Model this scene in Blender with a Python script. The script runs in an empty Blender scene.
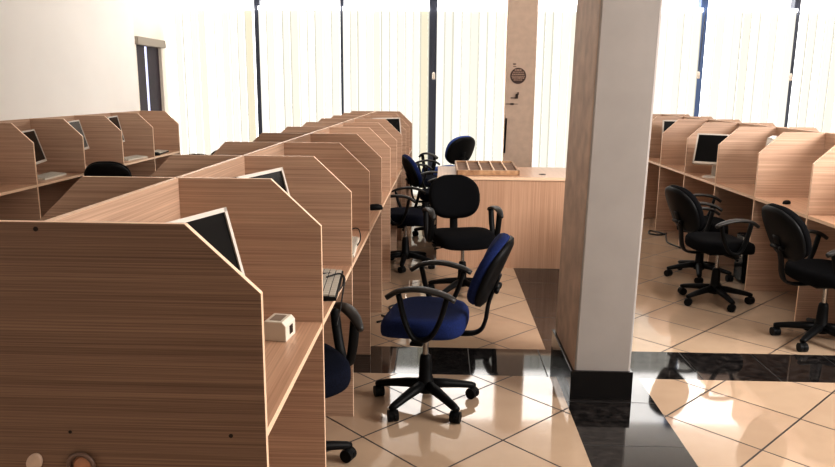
import bpy, bmesh, math, random
from mathutils import Vector, Matrix
random.seed(7)
SC = bpy.context.scene
COL = SC.collection
PI = math.pi

# ------------------------------------------------------------------ materials
def new_mat(name):
    m = bpy.data.materials.new(name); m.use_nodes = True
    nt = m.node_tree
    return m, nt, nt.nodes['Principled BSDF']

def N(nt, typ, **kw):
    n = nt.nodes.new(typ)
    for k, v in kw.items():
        if k == 'op': n.operation = v
        else: setattr(n, k, v)
    return n

def math_node(nt, op, a, b=None, c=None):
    n = nt.nodes.new('ShaderNodeMath'); n.operation = op
    for i, v in enumerate((a, b, c)):
        if v is None: continue
        if isinstance(v, (int, float)): n.inputs[i].default_value = v
        else: nt.links.new(v, n.inputs[i])
    return n.outputs[0]

def ramp(nt, fac, stops):
    r = nt.nodes.new('ShaderNodeValToRGB')
    e = r.color_ramp.elements
    while len(e) < len(stops): e.new(0.5)
    for el, (p, c) in zip(e, stops):
        el.position = p; el.color = (*c, 1)
    nt.links.new(fac, r.inputs[0])
    return r.outputs[0]

def srgb(r, g, b):
    f = lambda v: (v/255/12.92) if v/255 <= .04045 else ((v/255+.055)/1.055)**2.4
    return (f(r), f(g), f(b))

def plain(name, col, rough=.5, metal=0., ior=1.5, noise=0., nscale=30., spec=.5):
    m, nt, p = new_mat(name)
    p.inputs['Specular IOR Level'].default_value = spec
    p.inputs['Roughness'].default_value = rough
    p.inputs['Metallic'].default_value = metal
    p.inputs['IOR'].default_value = ior
    if noise:
        tc = N(nt, 'ShaderNodeTexCoord'); nz = N(nt, 'ShaderNodeTexNoise')
        nz.inputs['Scale'].default_value = nscale; nz.inputs['Detail'].default_value = 5
        nt.links.new(tc.outputs['Object'], nz.inputs['Vector'])
        c = ramp(nt, nz.outputs[0], [(.3, tuple(v*(1-noise) for v in col)), (.7, tuple(min(1, v*(1+noise)) for v in col))])
        nt.links.new(c, p.inputs['Base Color'])
    else:
        p.inputs['Base Color'].default_value = (*col, 1)
    return m

def wood(name, light, dark, scale, rough=.38):
    m, nt, p = new_mat(name)
    tc = N(nt, 'ShaderNodeTexCoord')
    mp = N(nt, 'ShaderNodeMapping'); mp.inputs['Scale'].default_value = scale
    oi = N(nt, 'ShaderNodeObjectInfo')
    add = N(nt, 'ShaderNodeVectorMath', op='ADD')
    sc = N(nt, 'ShaderNodeVectorMath', op='SCALE'); sc.inputs[3].default_value = 7.3
    cmb = N(nt, 'ShaderNodeCombineXYZ')
    for i in range(3): nt.links.new(oi.outputs['Random'], cmb.inputs[i])
    nt.links.new(cmb.outputs[0], sc.inputs[0])
    nt.links.new(tc.outputs['Object'], add.inputs[0]); nt.links.new(sc.outputs[0], add.inputs[1])
    nt.links.new(add.outputs[0], mp.inputs['Vector'])
    n1 = N(nt, 'ShaderNodeTexNoise'); n1.inputs['Scale'].default_value = 1; n1.inputs['Detail'].default_value = 6; n1.inputs['Roughness'].default_value = .65
    nt.links.new(mp.outputs[0], n1.inputs['Vector'])
    n2 = N(nt, 'ShaderNodeTexNoise'); n2.inputs['Scale'].default_value = .22; n2.inputs['Detail'].default_value = 3
    nt.links.new(mp.outputs[0], n2.inputs['Vector'])
    f = math_node(nt, 'ADD', math_node(nt, 'MULTIPLY', n1.outputs[0], .75), math_node(nt, 'MULTIPLY', n2.outputs[0], .25))
    mid = tuple((a+b)/2 for a, b in zip(light, dark))
    c = ramp(nt, f, [(.36, dark), (.5, mid), (.62, light)])
    nt.links.new(c, p.inputs['Base Color'])
    p.inputs['Roughness'].default_value = rough
    return m

W_L, W_D = srgb(210, 180, 157), srgb(170, 140, 120)
M = {}
M['wood'] = wood('beech_laminate', W_L, W_D, (1.3, 1.3, 220))
M['wood_front'] = wood('worn_dark_laminate', srgb(166, 136, 114), srgb(116, 90, 74), (1.1, 1.1, 250), .5)  # same laminate as the carrels, shade of the end panel put into its colour
M['wood_top'] = wood('beech_laminate_top', srgb(216, 180, 154), srgb(186, 148, 122), (150, 1.3, 1.3), .28)
M['wood_desk'] = wood('beech_laminate_front', srgb(206, 170, 145), srgb(182, 145, 120), (120, 120, 1.2))
M['edge'] = plain('pale_edge_band', srgb(238, 208, 180), .4)
M['black'] = plain('black_plastic', (.0045, .0045, .005), .48, spec=.14)
M['black_fabric'] = plain('black_fabric', (.0045, .0045, .0055), .9, noise=.4, nscale=220, spec=.08)
M['blue_fabric'] = plain('blue_fabric', (.012, .024, .105), .85, noise=.35, nscale=180, spec=.15)
M['blue_dark'] = plain('dark_navy_fabric', (.006, .008, .018), .9, noise=.35, nscale=180, spec=.1)
M['blue_bright'] = plain('bright_blue_fabric', (.035, .085, .32), .8, noise=.3, nscale=180)
M['pad'] = plain('worn_black_rubber', (.016, .015, .0145), .42, spec=.5)  # base greyed and specular raised for the sheen on the pads
M['chrome'] = plain('steel_cylinder', (.45, .44, .43), .25, 1.)
M['silver'] = plain('silver_plastic', srgb(214, 208, 200), .35)
M['screen'] = plain('dark_screen', (.004, .004, .0045), .2, spec=.2)
M['white_plastic'] = plain('white_plastic', srgb(226, 220, 208), .4)
M['key'] = plain('keyboard_keys', srgb(200, 195, 185), .5)
M['cable'] = plain('black_cable', (.012, .011, .011), .5)
M['wall'] = plain('white_wall_paint', srgb(250, 248, 245), .8, noise=.015, nscale=2)
M['wall_cream'] = plain('cream_wall_paint', srgb(248, 241, 231), .8, noise=.015, nscale=2)
M['ceil'] = plain('ceiling_paint', srgb(235, 230, 225), .9)
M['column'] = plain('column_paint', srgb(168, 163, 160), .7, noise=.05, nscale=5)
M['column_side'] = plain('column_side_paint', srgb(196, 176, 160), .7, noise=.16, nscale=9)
M['pilaster'] = plain('pilaster_paint', srgb(205, 184, 168), .8, noise=.06, nscale=12)
M['skirt'] = plain('black_granite_skirting', (.012, .011, .011), .12)
M['mullion'] = plain('slate_frame', srgb(62, 66, 80), .4)
M['mullion_blue'] = plain('blue_frame', srgb(60, 86, 130), .4)
M['door_wood'] = plain('dark_purple_door', srgb(44, 28, 42), .5, noise=.2, nscale=9)
M['door_frame'] = plain('grey_door_head', srgb(170, 160, 148), .6)
M['emblem'] = plain('dark_brown_print', srgb(70, 48, 42), .6)
M['emblem_pale'] = plain('tan_print', srgb(196, 166, 148), .7)
M['pale_wood'] = plain('pale_disc', srgb(232, 208, 190), .5, noise=.08, nscale=60)
M['brass'] = plain('brown_disc', srgb(205, 150, 118), .4, noise=.15, nscale=40)
M['rack_wood'] = wood('rack_wood', srgb(200, 165, 130), srgb(150, 112, 84), (20, 20, 20))
M['rack_panel'] = wood('rack_panel', srgb(146, 116, 94), srgb(92, 68, 54), (6, 80, 6), .85)
M['grout_hole'] = plain('dark_spot', srgb(45, 30, 24), .7)

def emis(name, col, s):
    m, nt, p = new_mat(name)
    p.inputs['Base Color'].default_value = (*col, 1)
    p.inputs['Roughness'].default_value = .8
    p.inputs['Emission Color'].default_value = (*col, 1)
    p.inputs['Emission Strength'].default_value = s
    return m

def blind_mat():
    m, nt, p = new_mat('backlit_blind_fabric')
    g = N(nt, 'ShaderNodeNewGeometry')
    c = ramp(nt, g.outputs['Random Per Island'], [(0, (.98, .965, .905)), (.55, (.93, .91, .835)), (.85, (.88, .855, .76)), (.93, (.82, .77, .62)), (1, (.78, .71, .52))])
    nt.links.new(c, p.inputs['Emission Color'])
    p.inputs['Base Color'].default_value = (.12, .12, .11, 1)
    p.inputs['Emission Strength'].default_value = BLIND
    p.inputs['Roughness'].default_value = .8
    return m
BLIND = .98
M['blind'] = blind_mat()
M['blind_seam'] = emis('blind_overlap', (.64, .62, .53), 1.)
M['blind_seam'].node_tree.nodes['Principled BSDF'].inputs['Base Color'].default_value = (.05, .05, .045, 1)
M['sky_glass'] = emis('daylight_glass', (1, .99, .97), 3.4)

def tile_mat(name, a0, b0, pitch=.64, joint=.0042):
    m, nt, p = new_mat(name)
    tc = N(nt, 'ShaderNodeTexCoord'); s = N(nt, 'ShaderNodeSeparateXYZ')
    nt.links.new(tc.outputs['Object'], s.inputs[0])
    X, Y = s.outputs[0], s.outputs[1]
    a = math_node(nt, 'DIVIDE', math_node(nt, 'SUBTRACT', math_node(nt, 'ADD', X, Y), a0), pitch)
    b = math_node(nt, 'DIVIDE', math_node(nt, 'SUBTRACT', math_node(nt, 'SUBTRACT', Y, X), b0), pitch)
    def dist(v):
        f = math_node(nt, 'FRACT', v)
        return math_node(nt, 'MINIMUM', f, math_node(nt, 'SUBTRACT', 1., f))
    d = math_node(nt, 'MINIMUM', dist(a), dist(b))
    isj = math_node(nt, 'LESS_THAN', d, joint*math.sqrt(2)/pitch)
    cmb = N(nt, 'ShaderNodeCombineXYZ')
    nt.links.new(math_node(nt, 'FLOOR', a), cmb.inputs[0]); nt.links.new(math_node(nt, 'FLOOR', b), cmb.inputs[1])
    wn = N(nt, 'ShaderNodeTexWhiteNoise'); wn.noise_dimensions = '3D'
    nt.links.new(cmb.outputs[0], wn.inputs['Vector'])
    nz = N(nt, 'ShaderNodeTexNoise'); nz.inputs['Scale'].default_value = 6; nz.inputs['Detail'].default_value = 6
    nt.links.new(tc.outputs['Object'], nz.inputs['Vector'])
    f = math_node(nt, 'ADD', math_node(nt, 'MULTIPLY', wn.outputs['Value'], .45), math_node(nt, 'MULTIPLY', nz.outputs[0], .6))
    c = ramp(nt, f, [(.15, srgb(172, 149, 128)), (.85, srgb(190, 168, 145))])
    mx = N(nt, 'ShaderNodeMix'); mx.data_type = 'RGBA'
    nt.links.new(isj, mx.inputs['Factor']); nt.links.new(c, mx.inputs['A'])
    mx.inputs['B'].default_value = (*srgb(40, 26, 20), 1)
    nt.links.new(mx.outputs['Result'], p.inputs['Base Color'])
    nt.links.new(math_node(nt, 'ADD', math_node(nt, 'MULTIPLY', isj, .5), .05), p.inputs['Roughness'])
    p.inputs['IOR'].default_value = 1.75
    return m

def granite_mat(name, axis, off, pitch):
    m, nt, p = new_mat(name)
    tc = N(nt, 'ShaderNodeTexCoord'); s = N(nt, 'ShaderNodeSeparateXYZ')
    nt.links.new(tc.outputs['Object'], s.inputs[0])
    v = math_node(nt, 'DIVIDE', math_node(nt, 'SUBTRACT', s.outputs[axis], off), pitch)
    f = math_node(nt, 'FRACT', v)
    d = math_node(nt, 'MINIMUM', f, math_node(nt, 'SUBTRACT', 1., f))
    isj = math_node(nt, 'LESS_THAN', d, .003/pitch)
    nz = N(nt, 'ShaderNodeTexNoise'); nz.inputs['Scale'].default_value = 22; nz.inputs['Detail'].default_value = 8; nz.inputs['Roughness'].default_value = .7
    nt.links.new(tc.outputs['Object'], nz.inputs['Vector'])
    c = ramp(nt, nz.outputs[0], [(.42, (.006, .0055, .0055)), (.6, (.03, .026, .025)), (.75, (.085, .07, .062))])
    mx = N(nt, 'ShaderNodeMix'); mx.data_type = 'RGBA'
    nt.links.new(isj, mx.inputs['Factor']); nt.links.new(c, mx.inputs['A'])
    mx.inputs['B'].default_value = (.002, .002, .002, 1)
    nt.links.new(mx.outputs['Result'], p.inputs['Base Color'])
    nt.links.new(math_node(nt, 'ADD', math_node(nt, 'MULTIPLY', isj, .5), .05), p.inputs['Roughness'])
    p.inputs['IOR'].default_value = 1.68
    return m

# ------------------------------------------------------------------ mesh helpers
def link(name, bm, mats, parent=None, smooth=False, bevel=0., loc=None):
    me = bpy.data.meshes.new(name)
    bmesh.ops.recalc_face_normals(bm, faces=bm.faces)
    bm.to_mesh(me); bm.free()
    if not isinstance(mats, (list, tuple)): mats = [mats]
    for m in mats: me.materials.append(m)
    if smooth:
        for p in me.polygons: p.use_smooth = True
    o = bpy.data.objects.new(name, me); COL.objects.link(o)
    if parent is not None: o.parent = parent
    if loc is not None: o.location = loc
    if bevel:
        b = o.modifiers.new('bevel', 'BEVEL'); b.width = bevel; b.segments = 2; b.limit_method = 'ANGLE'
    return o

def box(bm, x0, x1, y0, y1, z0, z1, mi=0):
    v = [bm.verts.new((x, y, z)) for z in (z0, z1) for y in (y0, y1) for x in (x0, x1)]
    for f in ((0,2,3,1), (4,5,7,6), (0,1,5,4), (2,6,7,3), (0,4,6,2), (1,3,7,5)):
        fc = bm.faces.new([v[i] for i in f]); fc.material_index = mi
    return v

def boxbm(*a):
    bm = bmesh.new(); box(bm, *a); return bm

def prism(bm, pts, axis, a0, a1, face_mi=0, edge_mi=0):
    """polygon pts (2-D) extruded along axis from a0 to a1"""
    def P(p, a):
        if axis == 1: return (p[0], a, p[1])
        if axis == 0: return (a, p[0], p[1])
        return (p[0], p[1], a)
    A = [bm.verts.new(P(p, a0)) for p in pts]; B = [bm.verts.new(P(p, a1)) for p in pts]
    bm.faces.new(A).material_index = face_mi
    bm.faces.new(B[::-1]).material_index = face_mi
    n = len(pts)
    for i in range(n):
        bm.faces.new((A[i], B[i], B[(i+1) % n], A[(i+1) % n])).material_index = edge_mi

def catmull(pts, k=6):
    pts = [Vector(p) for p in pts]
    out = []
    P = [pts[0]*2-pts[1]] + pts + [pts[-1]*2-pts[-2]]
    for i in range(1, len(P)-2):
        a, b, c, d = P[i-1:i+3]
        for j in range(k):
            t = j/k
            out.append(.5*((2*b)+(c-a)*t+(2*a-5*b+4*c-d)*t*t+(3*b-a-3*c+d)*t**3))
    out.append(pts[-1])
    return out

def sweep(bm, path, rx, ry=None, up=(0, 0, 1), n=8, side=None, mi=0):
    """sweep an ellipse (rx along the side axis, ry along the other) along a path; radii may be lists"""
    path = [Vector(p) for p in path]
    L = len(path)
    rx = rx if isinstance(rx, (list, tuple)) else [rx]*L
    ry = rx if ry is None else (ry if isinstance(ry, (list, tuple)) else [ry]*L)
    rings = []
    ref = Vector(side) if side else None
    prev = None
    for i, p in enumerate(path):
        t = (path[min(i+1, L-1)]-path[max(i-1, 0)]).normalized()
        if ref is not None:
            s = (ref-t*ref.dot(t)).normalized()
        elif prev is None:
            u = Vector(up)
            if abs(t.dot(u)) > .9: u = Vector((1, 0, 0))
            s = t.cross(u).normalized()
        else:
            s = (prev-t*prev.dot(t)).normalized()
        prev = s
        w = t.cross(s)
        rings.append([bm.verts.new(p+s*rx[i]*math.cos(2*PI*j/n)+w*ry[i]*math.sin(2*PI*j/n)) for j in range(n)])
    for a, b in zip(rings, rings[1:]):
        for j in range(n):
            bm.faces.new((a[j], a[(j+1) % n], b[(j+1) % n], b[j])).material_index = mi
    bm.faces.new(rings[0][::-1]).material_index = mi; bm.faces.new(rings[-1]).material_index = mi

def lathe(bm, prof, c=(0, 0, 0), n=20, axis=2):
    rings = []
    for r, h in prof:
        ring = []
        for j in range(n):
            a = 2*PI*j/n
            q = (r*math.cos(a), r*math.sin(a), h)
            if axis == 0: q = (q[2], q[0], q[1])
            if axis == 1: q = (q[0], q[2], q[1])
            ring.append(bm.verts.new((q[0]+c[0], q[1]+c[1], q[2]+c[2])))
        rings.append(ring)
    for a, b in zip(rings, rings[1:]):
        for j in range(n): bm.faces.new((a[j], a[(j+1) % n], b[(j+1) % n], b[j]))
    bm.faces.new(rings[0][::-1]); bm.faces.new(rings[-1])

def cushion(bm, fn, levels, n=36, ex=3.0):
    """stack of superellipse rings; fn(u, v, h) maps unit outline (u, v) and height to 3-D"""
    rings = []
    for s, h in levels:
        ring = []
        for j in range(n):
            a = 2*PI*j/n
            c_, s_ = math.cos(a), math.sin(a)
            u = math.copysign(abs(c_)**(2/ex), c_)*s; v = math.copysign(abs(s_)**(2/ex), s_)*s
            ring.append(bm.verts.new(fn(u, v, h)))
        rings.append(ring)
    for a, b in zip(rings, rings[1:]):
        for j in range(n): bm.faces.new((a[j], a[(j+1) % n], b[(j+1) % n], b[j]))
    for ring, h in ((rings[0], levels[0][1]), (rings[-1], levels[-1][1])):
        c = bm.verts.new(fn(0, 0, h))
        for j in range(n): bm.faces.new((ring[j], ring[(j+1) % n], c))

def tag(o, label, cat, group=None, kind=None):
    if label: o['label'] = label
    if cat: o['category'] = cat
    if group: o['group'] = group
    if kind: o['kind'] = kind
    return o

def thing(name, label, cat, loc=(0, 0, 0), rz=0., group=None):
    o = bpy.data.objects.new(name, None); COL.objects.link(o)
    o.empty_display_size = .1
    o.location = loc; o.rotation_euler = (0, 0, rz)
    return tag(o, label, cat, group)

def dup(root, loc, rz, label, group=None):
    def cp(o, parent):
        c = o.copy(); COL.objects.link(c)
        if parent is not None: c.parent = parent
        for ch in o.children: cp(ch, c)
        return c
    r = cp(root, None)
    r.location = loc; r.rotation_euler = (0, 0, rz); r['label'] = label
    if group: r['group'] = group
    return r

def struct(name, bm, m, label=None, parent=None, **kw):
    o = link(name, bm, m, parent, **kw)
    if parent is None:
        o['kind'] = 'structure'
        if label: o['label'] = label
    return o

# ------------------------------------------------------------------ measured layout
H = 1.5512                      # camera height
PER = .818; Y0 = 1.5623         # cubicle period and first panel of the central row
XR, XE = -.8957, -.4059         # central ridge and aisle-side edge
HW = XE-XR                      # cubicle depth
ZT, ZC, CX, ZD = 1.2501, 1.0911, .1674, .75
XRE, YR = 2.4268, 1.4891        # right row: aisle edge and offset
XLE, YL = -3.3338, 5.7613       # row along the left wall
YW = 10.22                      # window wall
XW = -3.84                      # left wall
TH = .018

# ------------------------------------------------------------------ room shell
bm = bmesh.new()
def quad(x0, x1, y0, y1, mi):
    v = [bm.verts.new(p) for p in ((x0, y0, 0), (x1, y0, 0), (x1, y1, 0), (x0, y1, 0))]
    bm.faces.new(v).material_index = mi
bx0, bx1, by0, by1 = .65, 1.10, 3.735, 4.155
quad(-4.2, bx0, -3, by0, 0); quad(-4.2, bx0, by1, YW+.3, 1)
quad(bx1, 6.2, -3, by0, 2); quad(bx1, 6.2, by1, YW+.3, 2)
quad(-4.2, bx0, by0, by1, 3); quad(bx1, 6.2, by0, by1, 3)
quad(bx0, bx1, -3, by0, 4); quad(bx0, bx1, by0, by1, 4); quad(bx0, bx1, by1, YW+.3, 4)
floor_mats = [tile_mat('cream_tile_near', .11, .155, .635), tile_mat('cream_tile_far', .105, .075, .64), tile_mat('cream_tile_right', .55, .245, .64),
              granite_mat('black_granite_cross', 0, -.248, .425), granite_mat('black_granite_lane', 1, 2.965, .455)]
struct('floor', bm, floor_mats, 'polished cream diamond tiles with two crossing black granite bands')

struct('ceiling', boxbm(-4.2, 6.2, -3, YW+.3, 3.5, 3.6), M['ceil'], 'plain pale ceiling')
bm = bmesh.new()
box(bm, XW-.2, XW, -3, 9.07, 0, 3.5)
struct('wall_left', bm, M['wall'], 'white painted wall behind the side row of carrels')
bm = bmesh.new()       # recessed stretch that holds the door
XD = XW-.04; DY0, DY1, DZ = 9.2, 10.02, 2.10
box(bm, XD-.2, XD, 9.07, DY0, 0, 3.5); box(bm, XD-.2, XD, DY1, YW+.3, 0, 3.5); box(bm, XD-.2, XD, DY0, DY1, DZ, 3.5)
struct('wall_left_recess', bm, M['wall_cream'], 'cream stretch of wall around the dark door')
struct('wall_front', boxbm(-4.2, 6.2, -3.1, -2.9, 0, 3.5), M['wall_cream'], 'plain wall behind the viewer')
struct('wall_right', boxbm(6.0, 6.2, 2, YW+.3, 0, 3.5), M['wall'], 'white wall at the far side of the room')

d = bpy.data.objects.new('door_1', None); COL.objects.link(d); d['kind'] = 'structure'; d['label'] = 'dark double door standing slightly ajar in the side wall'
d.location = (XD, (DY0+DY1)/2, 0)
ymid = (DY1-DY0)/2
link('door_leaf', boxbm(-.05, -.04, -ymid, -.06, 0, DZ-.03), M['door_wood'], d, bevel=.004)
link('door_leaf', boxbm(-.05, -.04, .03, ymid, 0, DZ-.03), M['door_wood'], d, bevel=.004)
link('door_gap', boxbm(-.075, -.07, -.15, .15, 0, DZ-.03), emis('hall_light', (.75, .78, 1), 1.1), d)
link('door_head', boxbm(-.02, .05, -ymid-.05, ymid+.06, DZ-.03, DZ+.07), M['door_frame'], d, bevel=.006)

# window wall: frame bars, glass and a low sill; blinds hang in front
gaps = [(-2.60, .060, 'mullion'), (-1.413, .030, 'mullion'), (-.145, .095, 'mullion'), (2.33, .05, 'mullion_blue'), (3.545, .075, 'mullion_blue'), (4.79, .06, 'mullion')]
struct('wall_back', boxbm(-4.2, 6.2, YW+.22, YW+.3, 0, .3), M['wall'], 'low wall under the windows')
edges = [XD] + [g[0] for g in gaps[:3]] + [1.06] + [g[0] for g in gaps[3:]] + [6.0]
for i, (a, b) in enumerate(zip(edges, edges[1:])):
    w = struct(f'window_{i+1}', boxbm(a, b, YW+.20, YW+.21, .3, 3.5), M['sky_glass'], 'tall daylit window pane behind the vertical blinds')
for i, (gx, gw, mm) in enumerate(gaps):
    struct(f'trim_{i+1}', boxbm(gx-gw/2-.01, gx+gw/2+.01, YW+.06, YW+.19, 0, 3.5), M[mm], 'dark upright window frame bar between two blinds')

def make_blind(x0, x1, label):
    t = thing('vertical_blind', label, 'window blind', ((x0+x1)/2, YW, 0), 0, 'vertical blinds along the window wall')
    w = x1-x0; n = max(2, round(w/.112)); s = w/n
    bm = bmesh.new()
    for i in range(n):
        a = -w/2+i*s; z0, z1 = .06, 2.60
        yo = random.uniform(-.004, .004); tw = random.uniform(.004, .012)
        sw = random.choice((.009, .013, .018, .024))
        pts = [(a, yo), (a+s-sw, yo-tw)]
        v = [bm.verts.new((pts[0][0], pts[0][1], z0)), bm.verts.new((pts[1][0], pts[1][1], z0)), bm.verts.new((pts[1][0], pts[1][1], z1)), bm.verts.new((pts[0][0], pts[0][1], z1))]
        bm.faces.new(v).material_index = 0
        v = [bm.verts.new((a+s-sw, yo+.004, z0)), bm.verts.new((a+s, yo+.004, z0)), bm.verts.new((a+s, yo+.004, z1)), bm.verts.new((a+s-sw, yo+.004, z1))]
        bm.faces.new(v).material_index = 1
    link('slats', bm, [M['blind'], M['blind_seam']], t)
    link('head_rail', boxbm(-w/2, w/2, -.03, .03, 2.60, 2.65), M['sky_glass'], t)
    return t
make_blind(XD+.03, -2.64, 'white vertical blind beside the dark door in the corner')
make_blind(-2.565, -1.432, 'white vertical blind second from the door corner')
make_blind(-1.394, -.197, 'white vertical blind behind the far end of the central carrel row')
make_blind(-.092, .845, 'white vertical blind just left of the pilaster with the round emblem')
make_blind(1.285, 2.30, 'white vertical blind between the pilaster and the square column')
make_blind(2.36, 3.503, 'white vertical blind just right of the square column')
make_blind(3.587, 4.757, 'white vertical blind between the two dark bars right of the column')
make_blind(4.823, 5.98, 'white vertical blind at the far right above the carrels')
for x, z, lab in ((-.13, 1.73, 'cream cord weight hanging beside the broad dark window bar'), (3.505, 1.77, 'cream cord weight hanging on the blue window bar'), (4.755, 1.75, 'cream cord weight hanging on the rightmost dark window bar')):
    t = thing('blind_pull', lab, 'blind pull', (x, YW-.03, z), 0, 'cords of the blinds')
    bm = bmesh.new(); lathe(bm, [(.012, -.05), (.022, -.045), (.022, .03), (.008, .05)], n=10)
    link('cord_weight', bm, M['wall_cream'], t, smooth=True)
    bm = bmesh.new(); sweep(bm, [(0, 0, .05), (.01, 0, .4), (.03, 0, .85)], .006, n=6)
    link('cord', bm, M['mullion'], t)

# pilaster between the windows
t = struct('pilaster', boxbm(.862, 1.268, YW-.14, YW+.22, 0, 3.5), M['pilaster'], 'tan plastered pilaster between the windows', bevel=.01)
em = thing('wall_emblem', 'round dark brown emblem with pale lines on the pilaster', 'emblem', (1.03, YW-.142, 1.735))
bm = bmesh.new(); lathe(bm, [(.108, -.006), (.108, 0)], n=32, axis=1); link('disc', bm, M['emblem'], em)
bm = bmesh.new()
for z, w, h in ((.078, .05, .016), (.05, .075, .012), (.022, .085, .014), (-.004, .09, .010), (-.028, .085, .014), (-.055, .06, .010)):
    x = -w
    while x < w:
        l = random.uniform(.012, .035); box(bm, x, min(x+l, w), -.0085, -.006, z-h/2, z+h/2); x += l+.006
link('emblem_lines', bm, M['emblem_pale'], em)
for x0, z0, h, lab in ((.955, 1.885, .015, 'upper short dark dash on the pilaster above the round emblem'), (.96, 1.855, .008, 'lower thin dash on the pilaster just above the round emblem')):
    bm = bmesh.new(); box(bm, x0, x0+.04, YW-.146, YW-.14, z0, z0+h)
    tag(link('wall_mark', bm, M['emblem']), lab, 'mark')
bm = bmesh.new(); box(bm, -.06, .035, -.012, 0, -.008, .004); box(bm, .005, .035, -.03, 0, -.01, .05); box(bm, .03, .045, -.02, 0, .04, .075)
tag(link('wall_hook', bm, M['grout_hole'], loc=(1.0, YW-.14, 1.44)), 'small dark hook on the pilaster under the round emblem', 'hook')
bm = bmesh.new(); prism(bm, [(-.09, -.004), (-.03, -.006), (-.02, -.012), (.015, -.012), (.03, -.004), (.08, -.003), (.08, .003), (.03, .004), (.015, .012), (-.02, .012), (-.03, .006), (-.09, .004)], 1, -.004, 0)
tag(link('wall_smudge', bm, M['grout_hole'], loc=(.96, YW-.141, 1.355)), 'dark smudge on the pilaster below the hook', 'mark')
bm = bmesh.new(); sweep(bm, [(.872, YW-.16, .68), (.885, YW-.16, 1.16)], .014, n=6)
tag(link('blind_wand', bm, M['black']), 'thin black rod upright against the pilaster edge behind the counter', 'rod')  # black strip stands in for the shadow at the pilaster edge

# square column
bm = bmesh.new(); CXa, CXb, CYa, CYb = .686, .973, 3.462, 4.08
v = box(bm, CXa, CXb, CYa, CYb, 0, 3.5)
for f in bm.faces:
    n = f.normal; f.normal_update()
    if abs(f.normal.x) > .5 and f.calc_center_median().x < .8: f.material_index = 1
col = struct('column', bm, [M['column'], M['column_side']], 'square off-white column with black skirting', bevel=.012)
col.rotation_euler = (0, .0165, 0)      # the real column stands a little out of plumb
bm = bmesh.new(); box(bm, CXa-.013, CXb+.013, CYa-.014, CYb+.014, 0, .152)
struct('trim_column_skirting', bm, M['skirt'], 'black granite skirting round the foot of the column', bevel=.002)

# ------------------------------------------------------------------ carrels
def side_profile(s):
    return [(0, 0), (s*HW, 0), (s*HW, ZC), (s*(HW-CX), ZT), (0, ZT)]

def carrel_parts(t, s):
    """back at x = 0, opening toward s*x; far side panel at y = PER"""
    bm = bmesh.new(); prism(bm, [(s*.004, .0)]+side_profile(s)[1:4]+[(s*.004, ZT)], 1, PER-TH/2, PER+TH/2, 0, 1)
    link('side_panel', bm, [M['wood'], M['edge']], t, bevel=.0012)
    bm = bmesh.new(); a, b = sorted((0, s*.009))
    box(bm, a, b, TH/2, PER-TH/2, 0, ZT-.001)
    for f in bm.faces:
        f.normal_update(); f.material_index = 1 if abs(f.normal.z) > .5 else 0
    link('back_panel', bm, [M['wood'], M['edge']], t)
    bm = bmesh.new(); a, b = sorted((s*.009, s*(HW-.002)))
    box(bm, a, b, TH/2, PER-TH/2, ZD-.022, ZD)
    for f in bm.faces:
        f.normal_update(); f.material_index = 1 if f.normal.x*s > .5 else 0
    link('desktop', bm, [M['wood_top'], M['edge']], t)

ORD = 'first second third fourth fifth sixth seventh eighth ninth tenth'.split()
def make_row(x, ys, s, labels, group, proto):
    for y, lab in zip(ys, labels):
        if proto.get(s) is None:
            t = thing('study_carrel', lab, 'carrel', (x, y, 0), 0, group); carrel_parts(t, s); proto[s] = t
        else:
            dup(proto[s], (x, y, 0), 0, lab, group)
PROTO = {}
yc = [Y0+k*PER for k in range(11)]
make_row(XR, yc[:10], 1, [f'wooden carrel on the chair aisle side of the central row, {ORD[i]} from its end panel' for i in range(10)], 'carrels on the chair aisle side of the central row', PROTO)
make_row(XR, yc[:10], -1, [f'wooden carrel on the shaded rear side of the central row, {ORD[i]} from its end panel' for i in range(10)], 'carrels on the shaded side of the central row', PROTO)
yl = [YL+k*PER for k in range(-1, 4)]
make_row(XLE-HW, yl, 1, [f'wooden carrel against the white side wall, {ORD[4-i]} from the window blinds' for i in range(5)], 'carrels against the white side wall', PROTO)
yr = [YR+k*PER for k in range(3, 10)]
make_row(XRE+HW, yr, -1, [f'wooden carrel facing the column in the row at right, {ORD[i]} from the photo edge' for i in range(7)], 'carrels facing the column in the right row', PROTO)
make_row(XRE+HW, yr, 1, [f'carrel on the hidden far side of the right row, {ORD[i]} from the photo edge' for i in range(7)], 'carrels on the far side of the right row', PROTO)

# large end panel closing the front of the central row
t = thing('end_panel', 'big dark wooden end panel closing the front of the central carrel row', 'panel', (XR, Y0, 0))
bm = bmesh.new()
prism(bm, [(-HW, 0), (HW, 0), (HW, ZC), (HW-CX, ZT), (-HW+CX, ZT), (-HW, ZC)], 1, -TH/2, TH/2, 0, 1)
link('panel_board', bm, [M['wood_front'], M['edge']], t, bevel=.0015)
for x, z, r in ((-.913, 1.234, .0055), (-.878, .74, .004), (-.49, .74, .005)):
    bm = bmesh.new(); lathe(bm, [(r, -.0015), (r, 0)], n=14, axis=1)
    link('screw_cap', bm, M['grout_hole'], t, loc=(x-XR, -TH/2, z))
t = thing('wooden_paddle', 'pale oval paddle against the foot of the front end panel', 'paddle', (-.969, Y0-TH/2-.004, .66))
bm = bmesh.new(); prism(bm, [(.018*math.cos(a)*(1.15 if math.cos(a) < 0 else 1)+.004*math.sin(a), .024*math.sin(a)) for a in [2*PI*i/24 for i in range(24)]], 1, -.006, .004)
link('paddle_head', bm, M['pale_wood'], t, bevel=.003)
bm = bmesh.new(); box(bm, -.009, .012, -.005, .004, -.16, -.012); link('paddle_handle', bm, M['pale_wood'], t, bevel=.003)
t = thing('round_knob', 'round brown disc in a grey ring on the front end panel', 'knob', (-.855, Y0-TH/2, .656))
bm = bmesh.new()
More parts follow.
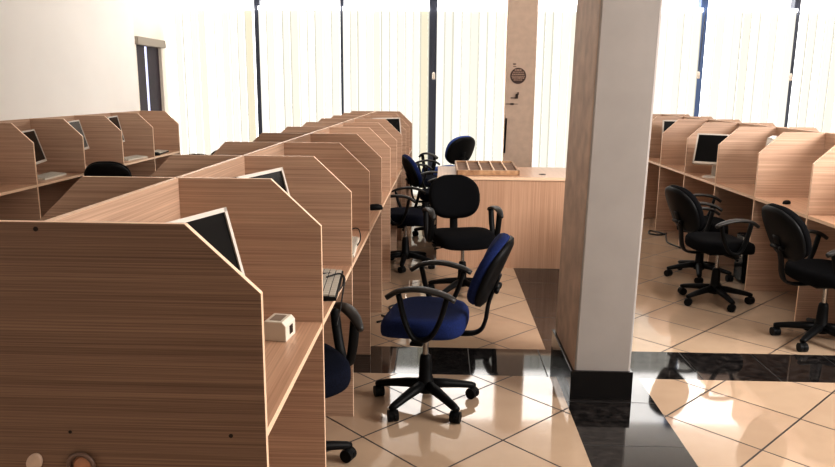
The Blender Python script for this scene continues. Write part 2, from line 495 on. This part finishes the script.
sweep(bm, [(.030*math.cos(a), -.008, .030*math.sin(a)) for a in [2*PI*i/28 for i in range(29)]], .0055, n=8)
link('ring', bm, plain('grey_ring', srgb(128, 104, 92), .35), t, smooth=True)
bm = bmesh.new(); lathe(bm, [(.026, 0), (.026, -.004), (.020, -.009), (.004, -.011)], c=(.004, 0, -.002), n=24, axis=1)
link('disc', bm, M['brass'], t, smooth=True)

# ------------------------------------------------------------------ monitors
def make_monitor(label, loc, ang, tilt=14, w=.375, h=.30, zc=1.04, bright=None, group='monitors in the carrels'):
    t = thing('computer_monitor', label, 'monitor', (loc[0], loc[1], ZD), ang, group)
    # local: screen faces +x
    ti = math.radians(tilt)
    R = Matrix.Rotation(-ti, 4, 'Y')
    def put(o, z): o.matrix_local = Matrix.Translation((0, 0, z)) @ R
    c = zc-ZD
    bm = bmesh.new(); B = .014
    box(bm, -.03, .006, -w/2, w/2, -h/2, -h/2+.022); box(bm, -.03, .006, -w/2, w/2, h/2-B, h/2)
    box(bm, -.03, .006, -w/2, -w/2+B, -h/2, h/2); box(bm, -.03, .006, w/2-B, w/2, -h/2, h/2)
    box(bm, -.045, -.012, -w/2+.004, w/2-.004, -h/2+.004, h/2-.004)
    o = link('casing', bm, M['silver'], t); put(o, c)
    bm = bmesh.new(); box(bm, -.011, .001, -w/2+B, w/2-B, -h/2+.022, h/2-B)
    o = link('screen', bm, bright or M['screen'], t); put(o, c)
    bm = bmesh.new(); sweep(bm, [(-.06, 0, .01), (-.065, 0, c*.5), (-.04, 0, c)], .035, .014, side=(0, 1, 0), n=10)
    link('neck', bm, M['silver'], t, smooth=True)
    bm = bmesh.new(); cushion(bm, lambda u, v, hh: (-.04+u*.09, v*.11, hh), [(1, 0), (1, .008), (.85, .016)], n=24, ex=2.6)
    link('foot', bm, M['silver'], t)
    return t
SCR_G = plain('grey_lit_screen', srgb(96, 100, 100), .25)  # reflected light set as a flat grey screen colour, nothing is switched on
D = math.radians
make_monitor('silver framed black monitor rising over the chamfer of the front end panel', (-.69, 1.985), D(-17), 15, zc=1.04)
make_monitor('silver framed monitor in the second carrel of the central row', (-.70, 2.86), D(-15), 15, zc=1.07)
make_monitor('tiny dark monitor corner near the far end of the central row', (-.60, 7.85), D(-50), 8, zc=1.09)
make_monitor('black monitor with thin silver frame in the side wall row, nearer one', (-3.60, 6.22), D(14), 16, zc=1.02)
make_monitor('silver monitor with grey lit screen in the side wall row', (-3.60, 7.02), D(12), 15, zc=1.07, bright=SCR_G)
make_monitor('monitor barely showing in the third side wall carrel from the blinds', (-3.60, 7.86), D(10), 12, zc=1.08)
make_monitor('large black monitor with silver frame in the right row', (2.56, 6.80), D(-122), 24, zc=1.02)
make_monitor('black monitor partly behind a divider in the right row near the column', (2.745, 8.45), D(-100), 10, zc=1.07)
make_monitor('monitor seen edge on above a divider in the right row', (2.655, 5.95), D(150), 6, zc=1.045)

# ------------------------------------------------------------------ keyboards and small things
def make_keyboard(label, loc, ang, dark=False, l=.42, w=.15):
    t = thing('keyboard', label, 'keyboard', (loc[0], loc[1], ZD), ang, 'keyboards on the carrel desks')
    bm = bmesh.new()
    prism(bm, [(-w/2, 0), (w/2, 0), (w/2, .012), (-w/2, .026)], 1, -l/2, l/2)
    link('keyboard_case', bm, M['black'] if dark else M['white_plastic'], t, bevel=.002)
    bm = bmesh.new()
    for r in range(5):
        for c in range(15):
            x = w/2-.018-r*.026; y = -l/2+.012+c*(l-.024)/15
            z = .012+(w/2-x)/w*.014
            box(bm, x-.011, x+.011, y+.001, y+(l-.024)/15-.002, z, z+.007)
    link('keys', bm, M['key'] if not dark else M['key'], t)
    return t
make_keyboard('white keyboard on the side wall desk below the nearer black monitor', (-3.50, 6.22), D(4))
make_keyboard('white keyboard in the second side wall carrel from the blinds', (-3.47, 7.92), D(-6))
make_keyboard('dark keyboard in the last side wall carrel by the blinds', (-3.47, 8.66), D(6), True)
make_keyboard('keyboard with dark case and trailing cable in the second central carrel', (-.485, 2.83), D(4), True)
make_keyboard('pale keyboard end beside a looped cable in the third central carrel', (-.50, 3.55), D(3))

def cable(label, pts, r=.0035, group='loose cables'):
    bm = bmesh.new(); sweep(bm, catmull(pts, 6), r, n=6)
    return tag(link('cable', bm, M['cable'], smooth=True), label, 'cable', group)
zt = ZD+.004
cable('black cable hanging over the edge of the second central desk', [(-.47, 2.86, zt+.028), (-.43, 2.95, zt+.02), (-.40, 2.90, zt+.012), (-.393, 2.80, zt-.01), (-.392, 2.70, zt-.06), (-.396, 2.62, zt-.10)])
cable('second black cable looping off the keyboard in the second central carrel', [(-.50, 2.93, zt+.025), (-.44, 2.985, zt+.01), (-.41, 2.93, zt+.008), (-.40, 2.82, zt), (-.41, 2.72, zt)])
cable('thin cable loop standing up on the third central desk', [(-.50, 3.62, zt+.02), (-.47, 3.66, zt+.07), (-.43, 3.66, zt+.075), (-.415, 3.62, zt+.03), (-.43, 3.56, zt)], .003)
for i, pts in enumerate([[(-.42, 4.6, .006), (-.30, 4.72, .006), (-.36, 4.95, .006), (-.2, 5.05, .006), (-.1, 4.9, .006)],
                         [(-.40, 4.75, .006), (-.25, 4.62, .006), (-.15, 4.8, .006), (-.3, 5.2, .006)],
                         ]):
    cable(['black cable lying on the floor behind the blue chair', 'black cable crossing the floor cable behind the blue chair'][i], pts, .007)
cable('tangled black cable on the floor by the right row near the column', [(2.50, 7.85, .008), (2.40, 7.75, .008), (2.30, 7.8, .008), (2.36, 7.98, .008), (2.46, 7.8, .008), (2.42, 7.6, .008), (2.36, 7.35, .008), (2.41, 7.1, .008)], .008)

# white socket box on the first desk
t = thing('socket_box', 'small white socket box on the first central desk', 'socket box', (-.525, 2.215, ZD), D(-8))
bm = bmesh.new(); prism(bm, [(-.042, 0), (.042, 0), (.042, .052), (.03, .066), (-.03, .066), (-.042, .055)], 1, -.045, .045)
link('box_body', bm, M['white_plastic'], t, bevel=.003)
bm = bmesh.new(); box(bm, .0415, .0435, -.012, .016, .016, .044); link('port', bm, M['screen'], t)
bm = bmesh.new(); box(bm, -.018, .02, -.03, .025, .066, .0675); link('cover_plate', bm, plain('grey_plate', srgb(150, 135, 122), .5), t)
# mouse shapes
def mouse(label, loc, m, ang=0., s=1., group='small things on desks'):
    bm = bmesh.new(); cushion(bm, lambda u, v, hh: (u*.055*s, v*.032*s, hh*s), [(.95, 0), (1, .012), (.85, .028), (.5, .036)], n=20, ex=2.4)
    o = link('computer_mouse', bm, m, smooth=True, loc=loc); o.rotation_euler.z = ang
    return tag(o, label, 'mouse', group)
mouse('black mouse on the edge of the fifth central desk', (-.445, 4.75, ZD), M['black'], .4)
mouse('black mouse beside the dark keyboard in the last side wall carrel', (-3.39, 8.40, ZD), M['black'], 1.2)
mouse('black mouse standing at the rear of the counter', (.46, 6.93, .812), M['black'], .2, 1.3)
mouse('pale mouse below the grey lit monitor in the side wall row', (-3.42, 6.98, ZD), M['white_plastic'], .5, 1.1)
mouse('small reddish mouse beside the pale one in the side wall row', (-3.44, 7.16, ZD), plain('red_brown', srgb(150, 84, 62), .5), 1.0, .9)
mouse('small dark mouse on a right row desk by the edge-on monitor', (2.52, 5.25, ZD), M['black'], .7, .7)

# ------------------------------------------------------------------ counter
DX0, DX1, DYf, DYb, DT = -.035, 1.52, 6.18, 7.0, .81
t = thing('counter_desk', 'long beech counter desk standing behind the black chair, beside the column', 'desk', ((DX0+DX1)/2, DYf, 0))
hx = (DX1-DX0)/2
bm = bmesh.new(); box(bm, -hx, hx, -.01, DYb-DYf, DT-.028, DT)
for f in bm.faces:
    f.normal_update(); f.material_index = 0 if abs(f.normal.z) > .5 else 1
link('desktop', bm, [M['wood_top'], M['edge']], t, bevel=.002)
link('front_panel', boxbm(-hx+.018, hx-.018, .0, .018, .0, DT-.028), M['wood_desk'], t)
for s in (-1, 1):
    a, b = sorted((s*hx, s*(hx-.018)))
    link('side_panel', boxbm(a, b, .0, DYb-DYf-.02, 0, DT-.028), M['wood_desk'], t)
bm = bmesh.new(); lathe(bm, [(.03, 0), (.03, .003)], n=20); link('cable_grommet', bm, M['black'], t, loc=(.90-(DX0+DX1)/2, .22, DT))

# divided rack lying on the counter
t = thing('divided_rack', 'shallow wooden rack of five framed panels lying on the counter', 'rack', (.405, 6.56, DT), D(1))
RW, RD = .275, .28
def rz(y, h): return h + (y+RD)/(2*RD)*.03
bm = bmesh.new()
def slab(x0, x1, y0, y1, z0, z1):
    v = [bm.verts.new((x, y, rz(y, z))) for z in (z0, z1) for y in (y0, y1) for x in (x0, x1)]
    for f in ((0,2,3,1), (4,5,7,6), (0,1,5,4), (2,6,7,3), (0,4,6,2), (1,3,7,5)): bm.faces.new([v[i] for i in f])
slab(-RW, RW, -RD, -RD+.018, .002, .044); slab(-RW, RW, RD-.018, RD, .002, .044)
slab(-RW, -RW+.014, -RD, RD, .002, .044); slab(RW-.014, RW, -RD, RD, .002, .044)
link('rack_frame', bm, M['rack_wood'], t, bevel=.002)
for i in range(1, 5):
    x = -RW+i*2*RW/5
    bm = bmesh.new(); slab(x-.005, x+.005, -RD+.018, RD-.018, .01, .044); link('divider', bm, M['edge'], t)
for i in range(5):
    x0 = -RW+i*2*RW/5+.006; x1 = x0+2*RW/5-.012
    bm = bmesh.new(); slab(x0, x1, -RD+.018, RD-.018, .012, .030)
    link('panel', bm, M['rack_panel'], t)

# ------------------------------------------------------------------ chairs
def make_chair(name_mat_seat, back_mat, label, loc, ang, group, legs=66., backrest=True, shell=True, arms=True):
    t = thing('office_chair', label, 'chair', (loc[0], loc[1], 0), ang, group)
    # seat: front toward +x
    bm = bmesh.new()
    def seat_fn(u, v, h):
        x, y = u*.202, v*.230*(1-.06*max(0, -u))
        z = .445+h - .022*max(0, u)**3 + .010*v*v
        return (x, y, z)
    cushion(bm, seat_fn, [(.55, -.042), (.92, -.042), (.98, -.034), (1, -.018), (1, .012), (.985, .028), (.94, .040), (.82, .047), (.5, .044)], n=48, ex=3.8)
    link('seat', bm, name_mat_seat, t, smooth=True)
    bm = bmesh.new(); box(bm, -.11, .09, -.08, .08, .375, .402); box(bm, -.03, .03, -.235, .235, .385, .402)
    link('seat_plate', bm, M['black'], t, bevel=.004)
    if backrest:
        ti = math.radians(23)
        R = Matrix.Translation((-.325, 0, .712)) @ Matrix.Rotation(-ti, 4, 'Y')
        def outl(u, v):
            y = v*.205*(1-.27*max(0, u)**2 - .04*max(0, -u)); z = u*.176
            return y, z
        def bend(y): return -.045*(1-(y/.195)**2)
        def fn(u, v, h):
            y, z = outl(u, v)
            return R @ Vector((h+.03+bend(y)*.7, y, z))
        bm = bmesh.new()
        cushion(bm, fn, [(.6, -.004), (.97, -.004), (1, .010), (.985, .030), (.93, .043), (.78, .050), (.45, .050)], n=40, ex=3.1)
        b = link('backrest', bm, back_mat, t, smooth=True)
        bm = bmesh.new()
        cushion(bm, fn, [(.45, -.034), (.85, -.032), (.98, -.022), (1.005, -.006), (.97, .0)], n=40, ex=3.1)
        link('back_shell', bm, M['black'] if shell else M['black_fabric'], b, smooth=True)
        bm = bmesh.new()
        p = catmull([(-.08, 0, .388), (-.20, 0, .385), (-.265, 0, .405), (-.292, 0, .46), (-.308, 0, .56), (-.355, 0, .69)], 5)
        sweep(bm, p, .032, .010, side=(0, 1, 0), n=10)
        link('back_bar', bm, M['black'], t, smooth=True)
        bm = bmesh.new(); sweep(bm, [(-.345, -.05, .62), (-.345, -.075, .62)], .016, n=10); sweep(bm, [(-.345, -.05, .62), (-.345, .05, .62)], .012, n=8)
        link('height_knob', bm, M['black'], t, smooth=True)
    for s in ((-1, 1) if arms else ()):
        y = s*.260
        bm = bmesh.new()
        p = catmull([(-.145, y, .635), (-.12, y, .54), (-.08, y, .455), (-.03, y*.985, .425), (.012, y, .44), (.05, y, .52), (.078, y, .640)], 6)
        sweep(bm, p, .022, .0125, side=(0, 1, 0), n=10)
        sweep(bm, [(-.03, y*.98, .425), (-.02, s*.18, .395), (.0, s*.10, .392)], .026, .008, side=(1, 0, 0), n=8)
        a = link('armrest', bm, M['black'], t, smooth=True)
        bm = bmesh.new()
        p = catmull([(-.185, y, .622), (-.14, y, .645), (-.06, y, .664), (.01, y, .666), (.08, y, .652), (.135, y, .618)], 5)
        n = len(p)
        sweep(bm, p, [.014+.019*math.sin(PI*min(1, .12+.88*i/(n-1)*1.0)*.97+.05) if 0 < i < n-1 else .012 for i in range(n)], .0125, side=(0, 1, 0), n=12)
        link('arm_pad', bm, M['pad'], a, smooth=True)
    # gas cylinder
    bm = bmesh.new(); lathe(bm, [(.014, .23), (.014, .385)], n=16); link('gas_cylinder', bm, M['chrome'], t, smooth=False)
    bm = bmesh.new(); lathe(bm, [(.045, .07), (.048, .115), (.034, .135), (.030, .23), (.026, .255), (.018, .262)], n=20); link('hub', bm, M['black'], t, smooth=True)
    bm = bmesh.new(); sweep(bm, [(.02, -.05, .39), (.02, -.19, .375), (.02, -.225, .37)], [.005, .005, .010], n=8); link('lever', bm, M['black'], t)
    for k in range(5):
        a = math.radians(legs)-ang+k*2*PI/5       # legs: heading of one leg in the room
        ca, sa = math.cos(a), math.sin(a)
        bm = bmesh.new()
        p = [(r*ca, r*sa, z) for r, z in ((.02, .105), (.10, .098), (.18, .085), (.245, .072), (.265, .068))]
        sweep(bm, p, [.030, .027, .023, .020, .017], [.027, .023, .019, .016, .012], side=(-sa, ca, 0), n=10)
        lg = link('leg', bm, M['black'], t, smooth=True)
        bm = bmesh.new()
        cx, cy = .252*ca, .252*sa
        d = a+.9*(1 if k % 2 else -1)
        ux, uy = math.cos(d), math.sin(d)
        for w_ in (-1, 1):
            q0 = Vector((cx-uy*.002*w_, cy+ux*.002*w_, .0275)); q1 = Vector((cx-uy*.024*w_, cy+ux*.024*w_, .0275))
            sweep(bm, [q0, q1], .0275, n=18)
        sweep(bm, [(cx, cy, .03), (cx, cy, .075)], .007, n=8)
        sweep(bm, [(cx-ux*.022, cy-uy*.022, .040), (cx, cy, .056), (cx+ux*.022, cy+uy*.022, .040)], .020, .006, side=(-uy, ux, 0), n=8)
        link('caster', bm, M['black'], lg, smooth=False)
    return t
G1 = 'office chairs in the central aisle'; G2 = 'office chairs at the right row'; G3 = 'office chairs in the far left aisle'
BL, BK, NV, BB = M['blue_fabric'], M['black_fabric'], M['blue_dark'], M['blue_bright']
make_chair(BL, BL, 'blue fabric armchair on casters in the middle of the tiled aisle', (-.065, 3.36), D(170), G1, 18)
make_chair(BK, BK, 'black armchair facing forward in front of the beech counter', (.17, 5.33), D(-77), G1, 20)
make_chair(NV, NV, 'dark swivel chair with two arm loops beside the carrels, behind the blue chair', (-.31, 6.2), D(-8), G1, 50, backrest=False)
make_chair(NV, BL, 'dark chair with a blue edged back, next beyond the arm-looped chair', (-.02, 7.5), D(14), G1, 30)
make_chair(NV, NV, 'farthest dark chair of the aisle, its arm ring against the blinds', (-.20, 8.75), D(-10), G1, 10, backrest=False)
make_chair(BB, BB, 'chair behind the counter with black shell and bright blue cushion', (.02, 9.45), D(132), G1, 10).scale = (1.1, 1.1, 1.1)
make_chair(NV, NV, 'navy armchair tucked beneath the second central carrel', (-.60, 2.66), D(-60), G1, 28, backrest=False)
make_chair(BK, BK, 'black chair turned toward the right row, first right of the column', (2.06, 5.25), D(9), G2, 62)
make_chair(BK, BK, 'black chair at the right photo edge, its seat pushed to the desk', (2.40, 4.38), D(4), G2, 6)
make_chair(BK, BK, 'chair base behind the black chair right of the column', (2.20, 5.99), D(-20), G2, 36, backrest=False)
make_chair(BK, BK, 'black chair back showing as a dome before the side wall desks', (-3.13, 6.75), D(102), G3, 20)
make_chair(BK, BK, 'dark chair top just behind the shaded carrels, larger of two', (-2.40, 8.15), D(95), G3, 20)
make_chair(BK, BK, 'dark chair top just behind the shaded carrels, smaller of two', (-2.50, 7.6), D(90), G3, 20)

# computer tower in the right row
t = thing('computer_tower', 'black computer tower on the floor under the right row desk', 'computer', (2.685, 5.86, 0), D(0))
link('tower_case', boxbm(-.20, .20, -.085, .085, .01, .40), M['black'], t, bevel=.006)
link('front_bezel', boxbm(-.212, -.20, -.08, .08, .015, .395), M['screen'], t, bevel=.004)
bm = bmesh.new(); box(bm, -.2135, -.212, -.06, -.053, .22, .38); link('trim_strip', bm, M['silver'], t)  # silver strip stands in for the highlight on the tower front
bm = bmesh.new()
for x in (-.17, .17):
    for y in (-.06, .06): box(bm, x-.015, x+.015, y-.015, y+.015, 0, .012)
link('feet', bm, M['black'], t)

# ------------------------------------------------------------------ lights
w = bpy.data.worlds.new('World'); SC.world = w; w.use_nodes = True
bg = w.node_tree.nodes['Background']; bg.inputs[0].default_value = (1, .97, .94, 1); bg.inputs[1].default_value = .12

def area(name, loc, aim, sx, sy, energy, colr):
    l = bpy.data.lights.new(name, 'AREA'); l.shape = 'RECTANGLE'; l.size = sx; l.size_y = sy; l.energy = energy; l.color = colr
    o = bpy.data.objects.new(name, l); COL.objects.link(o); o.location = loc
    o.rotation_euler = (Vector(aim)-Vector(loc)).to_track_quat('-Z', 'Y').to_euler()
    return o
area('side_window_light', (4.8, 2.0, 2.7), (-.6, 5.0, .9), 1.8, 1.4, 300, (1, .965, .93))

area('ceiling_lamp_light', (1.5, 4.4, 3.42), (.2, 5.0, 0), 1.2, 2.4, 70, (1, .97, .93))  # added fill for the aisle floor, no lamp is seen there

# ------------------------------------------------------------------ camera
f_px, pitch, yaw, roll = 715.30, .1997, .0329, .0085
fw = Vector((-math.sin(yaw)*math.cos(pitch), math.cos(yaw)*math.cos(pitch), -math.sin(pitch)))
r0 = Vector((math.cos(yaw), math.sin(yaw), 0)); u0 = r0.cross(fw)
r = r0*math.cos(roll)+u0*math.sin(roll); u = -r0*math.sin(roll)+u0*math.cos(roll)
cam = bpy.data.cameras.new('camera'); co = bpy.data.objects.new('camera', cam); COL.objects.link(co)
cam.sensor_fit = 'HORIZONTAL'; cam.sensor_width = 36; cam.lens = f_px*36/835
cam.clip_start = .05
mt = Matrix((r, u, -fw)).transposed().to_4x4(); mt.translation = (0, 0, H)
co.matrix_world = mt
SC.camera = co
SC.view_settings.view_transform = 'Standard'
SC.view_settings.look = 'None'
SC.view_settings.gamma = .84
SC.view_settings.exposure = .18
